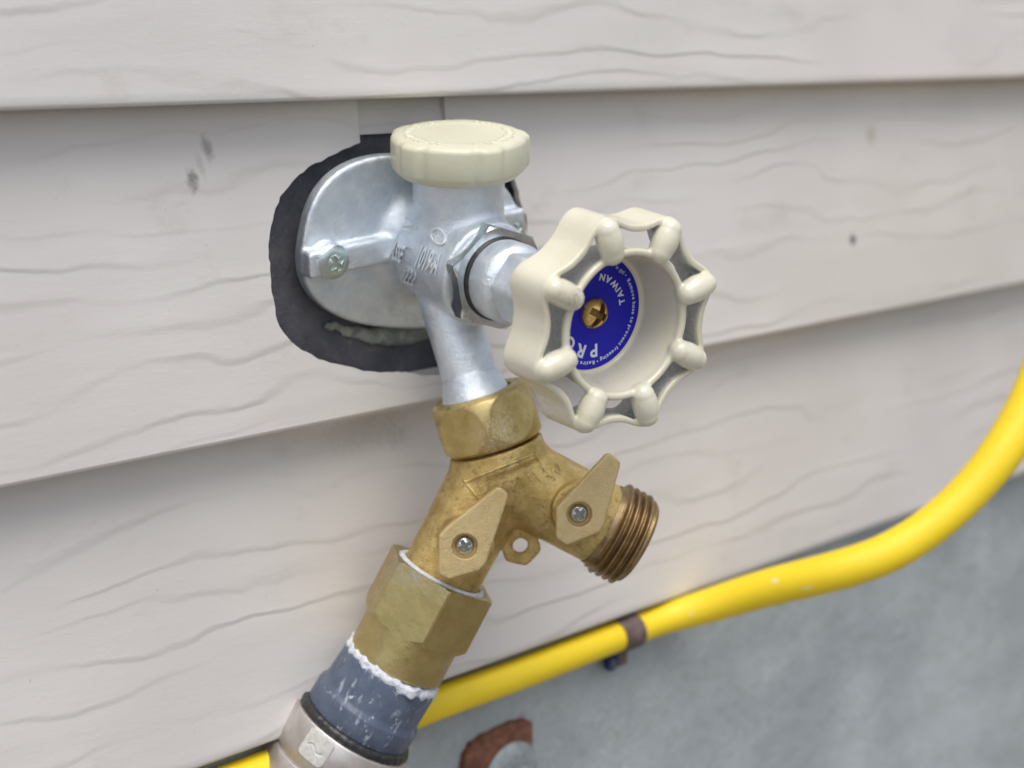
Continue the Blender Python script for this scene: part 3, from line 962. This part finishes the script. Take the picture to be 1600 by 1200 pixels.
# threaded outlet
def threadr(r, z, ph):
    zz = z - ph / (2 * np.pi) * 2.45
    tooth = .5 + .5 * np.cos(2 * np.pi * zz / 2.45)
    env = np.clip((z - .3) / 1.2, 0, 1) * np.clip((12.0 - z) / 1.6, 0, 1)
    return r + (tooth ** .8) * 1.75 * env if r > 12 else np.full_like(ph, r)
fr = Frame(J + RL * 39.0, RL, YN)
prof = [(13.6, -1.0)] + [(13.75, z) for z in np.linspace(0, 12.2, 62)] + [(13.2, 12.6), (10.2, 12.6), (9.8, 12.2), (9.7, 2), (9.7, -10)]
v, f = lathe(fr, prof, 128, threadr, closed_ends=False)
make('threaded_outlet', v, f, brown_brass, spl)
# levers
LEV1 = [(-2.0, 3.6), (-1.0, 2.2), (-14.2, -18.0), (-16.6, -19.1), (-26.6, -18.3), (-28.0, -16.8), (-24.9, -4.8), (-22.8, -3.2)]
LEV2 = [(32.9, 3.5), (34.4, 1.5), (24.8, -16.7), (22.4, -18.9), (11.1, -19.1), (9.5, -17.1), (11.3, -8.4), (13.5, -6.6)]
def lever(poly, scr, label):
    poly = np.array(poly, float)
    c0 = poly.mean(0)
    inner = c0 + (poly - c0) * (1 - 2.0 / np.linalg.norm(poly - c0, axis=1))[:, None]
    def fn(p):
        q = YF.L(p); x, y, z = q[..., 0], q[..., 1], q[..., 2]
        d2 = sd_poly(np.stack([x, y], -1), inner) - 1.75
        a = d2 + .5; b_ = np.abs(z - 18.6) - 1.6 + .5
        d = np.minimum(np.maximum(a, b_), 0) + np.hypot(np.maximum(a, 0), np.maximum(b_, 0)) - .5
        st = sd_cyl(p, YF.W(V(scr[0], scr[1], 12)), YF.W(V(scr[0], scr[1], 18)), 5.2, 5.2, .3)
        d = smin(d, st, .6)
        rr_ = np.hypot(x - scr[0], y - scr[1])
        rec = np.maximum(rr_ - 3.85, 18.0 - z)
        return smax(d, -rec, .35)
    w8 = YF.W(np.c_[np.repeat(poly, 2, 0), np.tile([11.5, 20.8], len(poly))])
    P, F = snets(fn, w8.min(0) - 1.5, w8.max(0) + 1.5, .42)
    lo_ = make('lever', P, F, lever_m, spl)
    lo_['label'] = label
    s = screw_head(Frame(YF.W(V(scr[0], scr[1], 18.4)), YN, EX), 3.1, 1.9, 1.3, lo_, screw_m, 'screw', rr.uniform(0, 1.5))
    return lo_
lever(LEV1, (-18.15, -10.3), 'brass lever over the outlet that has a hose fitted')
lever(LEV2, (18.15, -11.4), 'brass lever over the open threaded outlet')

# ------------------------------------------------------------------ hose end on the left outlet
hose = empty('supply_hose', J + LL * 38, 'hose end with hex brass fitting and blue-grey pipe adapter clamped on, under the splitter', 'hose')
XA = nz(np.cross(LL, V(0, 1, 0)))
LL2 = nz(LL * 25 - V(CR[0][0], CR[1][0], CR[2][0]) * 2.5)     # the flexible end sags a little to the left
def lP(t): return J + LL * t if t < 70 else J + LL * 70 + LL2 * (t - 70)
def lF(t): return Frame(lP(t), LL if t < 70 else LL2, YN)
rotx = math.radians(23)
ap2 = 16.6
def r2(r, z, ph): return np.where(r > 16.2, np.minimum(hexr(ap2, 6, rotx)(ph), r), r)
prof = [(12.6, 6), (15.2, 3), (15.3, .3), (15.6, .0), (18.2, -.05), (18.9, .2)] + [(19.1, z) for z in np.linspace(.5, 18.0, 20)] + [(chR(z, 20.0, 19.2, 1.9), z) for z in np.linspace(18.2, 20, 10)] + [(15.9, 20.1), (15.95, 20.6), (16.0, 32.4), (15.6, 32.9), (14.2, 33.0), (14.2, 30)]
v, f = lathe(lF(38), prof, 180, r2)
make('hex_fitting', v, f, hexb, hose, sharp=24)
# tape rings
def ragged(r, z, ph):
    return r + .35 * np.sin(ph * 7 + z * 3) * np.sin(ph * 13 + 2 + z) + .2 * np.sin(ph * 31 + z * 5)
prof = [(12.5, 2), (12.8, -.4), (13.4, -1.1), (14.2, -1.1), (14.9, -.5), (15.2, .4), (15.0, 2.4)]
v, f = lathe(lF(38.6), prof, 140, ragged)
make('thread_tape', v, f, tape_m, hose)
prof = [(14.6, -.4), (15.7, -.2), (16.3, .3), (16.55, 1.0), (16.5, 2.0), (16.25, 2.7), (15.0, 2.8)]
def ragged2(r, z, ph):
    lump = 1.3 * np.exp(-((np.mod(ph - 5.9 + np.pi, 2 * np.pi) - np.pi) / .16) ** 2)
    return ragged(r, z, ph) + .35 * np.sin(ph * 19 + 1) * np.sin(ph * 3) + lump * (r > 15.5)
fr = lF(71.0)
v, f = lathe(fr, prof, 200, ragged2)
q = fr.L(v); a = np.arctan2(q[:, 1], q[:, 0]); q[:, 2] += .45 * np.sin(a * 9 + 1) * np.sin(a * 4) + .3 * np.sin(a * 23)
make('thread_tape', fr.W(q), f, tape_m, hose)
prof = [(14.2, -2), (16.0, 0), (16.4, .3), (16.6, 1), (16.9, 11), (17.3, 12.5), (18.1, 13.4), (18.2, 14), (18.2, 24), (17.8, 24.5), (15, 24.6)]
v, f = lathe(lF(73.0), prof, 120)
make('pipe_adapter', v, f, pvc, hose, sharp=50)
prof = [(16.5, -.6), (18.4, -.9), (19.4, -.4), (19.8, .6), (19.7, 2.2), (19.2, 3.0), (18.0, 3.4)]
v, f = lathe(lF(94.2), prof, 160, lambda r, z, ph: r + .12 * np.sin(ph * 17) + .1 * np.sin(ph * 41 + 1))
make('rubber_ring', v, f, black_rub, hose)
prof = [(17, .1), (20.6, 0), (21.0, .5), (21.1, 12.5), (20.8, 13.0), (20.4, 13.2), (20.4, 13.8), (20.9, 14.0), (21.2, 14.6), (21.3, 30), (20.6, 30.6), (16, 30.8)]
v, f = lathe(lF(96.2), prof, 160)
clamp = make('hose_clamp', v, f, ferrule_m, hose, sharp=40)
v, f = lathe(lF(122), [(13.5, 0), (19.4, 1), (19.6, 3), (19.6, 260), (13, 262)], 96)
make('hose_tube', v, f, black_rub, hose, sharp=40)
# embossed pad on the clamp
pa = CAMP - lP(104); pa = nz(pa - LL2 * (pa @ LL2))
pt = np.cross(LL2, pa)
pdir = nz(pa + pt * .32)
PF = Frame(lP(101.4) + pdir * 21.0, pdir, LL2)
def padf(p):
    q = PF.L(p)
    bend = q.copy(); bend[..., 2] = q[..., 2] + (q[..., 1] ** 2) / 42
    d2 = sd_box(bend, (5.0, 5.0, .55), .5)
    d2 = np.maximum(d2, sd_box(bend[..., :2], (5.0, 5.0), 2.2))
    gro = np.maximum(np.abs(q[..., 0] - .5 - .8 * np.sin(q[..., 1] * 1.1)) - .32, np.abs(q[..., 1]) - 3.0)
    gro = np.maximum(gro, .25 - bend[..., 2])
    return smax(d2, -gro, .2)
P, F = snets(padf, PF.o - 8, PF.o + 8, .3)
make('crimp_pad', P, F, pale_mark, clamp)

# ------------------------------------------------------------------ yellow hose
HP = [(-420, -4.6, -164), (-250, -4.6, -163), (-105.8, -4.6, -163.4), (-71.7, -4.6, -163.2), (-31.6, -4.6, -162.9), (7.3, -4.6, -162.1), (37.6, -4.6, -162.6), (70.1, -4.6, -162.3), (96.3, -4.6, -162.0),
      (116.5, -6.2, -161.0), (131.0, -15.5, -157.0, 6.7), (143.9, -36.4, -146.4, 7.38), (155.3, -57.9, -137.2, 7.62), (169.2, -71.2, -130.4, 7.59), (185.1, -80.1, -121.0, 7.5), (200.7, -87.6, -107.7, 7.65), (215.9, -92.6, -92.1, 8.18), (231.6, -94.5, -73.9, 8.5), (246.4, -94.0, -50.4, 8.57), (263.8, -90.0, -16.9, 8.67), (284, -90, 16, 8.6), (318, -98, 44, 8.6), (370, -102, 48, 8.6), (420, -98, 0, 8.6), (450, -80, -120, 8.6), (470, -60, -300, 8.6)]
HP = np.array([p if len(p) == 4 else p + (5.85,) for p in HP])
def catmull(Q, n=14):
    out = []
    for i in range(len(Q) - 1):
        p0 = Q[max(i - 1, 0)]; p1 = Q[i]; p2 = Q[i + 1]; p3 = Q[min(i + 2, len(Q) - 1)]
        # centripetal-ish tangents
        d1 = np.linalg.norm(p2[:3] - p1[:3])
        d0 = max(np.linalg.norm(p1[:3] - p0[:3]), 1e-6) if i > 0 else d1
        d2 = max(np.linalg.norm(p3[:3] - p2[:3]), 1e-6) if i < len(Q) - 2 else d1
        m1 = ((p1 - p0) / d0 * d1 + (p2 - p1) / d1 * d0) / (d0 + d1) * d1 if i > 0 else p2 - p1
        m2 = ((p2 - p1) / d1 * d2 + (p3 - p2) / d2 * d1) / (d1 + d2) * d1 if i < len(Q) - 2 else p2 - p1
        for k in range(n):
            t = k / n
            out.append((2 * t ** 3 - 3 * t ** 2 + 1) * p1 + (t ** 3 - 2 * t ** 2 + t) * m1 + (-2 * t ** 3 + 3 * t ** 2) * p2 + (t ** 3 - t ** 2) * m2)
    out.append(Q[-1]); return np.array(out)
C = catmull(HP)
for _ in range(30):
    C[1:-1] = C[1:-1] * .5 + (C[:-2] + C[2:]) * .25
def tube(C, n=40):
    T = np.gradient(C[:, :3], axis=0); T /= np.linalg.norm(T, axis=1)[:, None]
    x = nz(np.cross(T[0], V(0, 1, 0))); P = []
    for i in range(len(C)):
        x = nz(x - T[i] * (x @ T[i])); y = np.cross(T[i], x)
        a = np.linspace(0, 2 * np.pi, n, endpoint=False)
        P.append(C[i, :3] + C[i, 3] * (np.cos(a)[:, None] * x + np.sin(a)[:, None] * y))
    F = [(i * n + j, i * n + (j + 1) % n, (i + 1) * n + (j + 1) % n, (i + 1) * n + j) for i in range(len(C) - 1) for j in range(n)]
    F += [tuple(range(n - 1, -1, -1)), tuple((len(C) - 1) * n + k for k in range(n))]
    return np.concatenate(P), F
P, F = tube(C)
yh = make('yellow_hose', P, F, yellow, base=(96, -4.6, -168))
tag(yh, 'bright yellow hose running along the foundation under the siding and curving up at the right', 'hose')
ys = NT('hose_scuff'); ys.set(Base_Color=(.80, .74, .42), Roughness=.6)
def scuff(i, side, w_, l_):
    T = nz(C[i + 2, :3] - C[i - 2, :3]); vv = CAMP - C[i, :3]; vv = nz(vv - T * (vv @ T)); u_ = np.cross(T, vv)
    P = []; F = []
    for a in range(7):
        for b_ in range(4):
            al = side + (b_ - 1.5) * w_ * math.sin(math.pi * (a + .6) / 7.2) / 3
            P.append(C[i, :3] + T * (a - 3) * l_ / 6 + (vv * math.cos(al) + u_ * math.sin(al)) * (C[i, 3] + .06))
    for a in range(6):
        for b_ in range(3): F.append((a * 4 + b_, a * 4 + b_ + 1, (a + 1) * 4 + b_ + 1, (a + 1) * 4 + b_))
    make('scuff_mark', P, F, ys.m, yh)
i0 = int(np.argmin(np.linalg.norm(C[:, :3] - V(146.5, -41, -144), axis=1)))
scuff(i0, -.25, .28, 2.6); scuff(i0 + 6, .5, .12, 4.5); scuff(i0 - 22, .2, .1, 3.0)
# strap holding the hose
sp_ = empty('hose_strap', (96.3, 1.5, -162), 'dark brown strap holding the yellow hose to the foundation', 'strap')
ii = np.argmin(np.linalg.norm(C[:, :3] - V(97, -4.6, -162), axis=1)); tg = nz(C[ii + 3, :3] - C[ii - 3, :3])
fr = Frame(C[ii, :3] - tg * 5.2, tg, V(0, 0, 1))
v, f = lathe(fr, [(5.2, 0), (6.5, 0), (6.8, .4), (6.8, 10.0), (6.5, 10.4), (5.2, 10.4)], 64)
make('band', v, f, brown_band, sp_, sharp=40)
bx = []
for q in ((-3.8, -.8), ):
    pass
fr2 = Frame(C[ii, :3] + V(-1.0, 0, 0), tg, V(0, 0, 1))
def earf(p):
    q = p - (C[ii, :3] + V(0, 3.6, -8.5))
    d = sd_box(q, (3.6, 1.6, 6.0), .8)
    return np.maximum(d, -(np.linalg.norm(np.cross(p - C[ii, :3], tg), axis=-1) - 6.2))
P, F = snets(earf, C[ii, :3] + V(-6, -1, -17), C[ii, :3] + V(6, 7, 0), .5)
make('mounting_ear', P, F, brown_band, sp_)
bs = screw_head(Frame(V(91.2, -3.0, -172.8), V(-.15, -1, -.1), V(1, 0, 0)), 3.2, 2.6, 1.4, sp_, blue_screw, 'strap_screw', .4)
v, f = lathe(Frame(V(91.2, -2.4, -172.8), V(-.15, -1, -.1), V(1, 0, 0)), [(1.4, -5), (1.4, 0), (3.6, 0), (3.6, 1)], 32)
make('screw_shank', v, f, blue_screw, bs, sharp=40)

# ------------------------------------------------------------------ rusty anchor bracket
br = empty('anchor_bracket', (36, 1.5, -215), 'rusty rounded steel bracket with a bolted zinc washer on the concrete', 'bracket')
pl = [(16.6, -222), (16.9, -196.8), (17.8, -189.0), (21.1, -185.2), (26.6, -183.9), (32.9, -183.4), (40.8, -183.0), (46.8, -183.6), (50.6, -185.4), (50.8, -188), (50.8, -222)]
def brf(p):
    d2 = sd_poly(np.stack([p[..., 0], p[..., 2]], -1), pl)
    n = .25 * np.sin(p[..., 0] * .9 + 2) * np.sin(p[..., 2] * 1.1)
    return smax(d2 + n, np.abs(p[..., 1] - .2) - 1.9 + n * .5, .7)
P, F = snets(brf, (13, -3, -225), (54, 4, -180), .6)
make('plate', P, F, rust, br)
fr = Frame(V(39.5, -1.7, -203.5), V(0, -1, 0), V(1, 0, 0))
v, f = lathe(fr, [(13.0, 0), (13.4, .4), (12.6, 1.4), (11.5, 2.2), (8, 2.7), (6, 2.8)], 80, lambda r, z, ph: np.minimum(r, 11.0 / np.maximum(np.cos(ph), .3)))
wz = make('washer', v, f, dull_zinc, br, sharp=35)
zsn = np.linspace(2.8, 8, 12)
v, f = lathe(fr, [(chR(z - 2.8, 5.2, 6.6, 1.2), z) for z in zsn], 72, lambda r, z, ph: np.minimum(hexr(5.6)(ph), r))
make('bolt_head', v, f, dull_zinc, br, sharp=28)
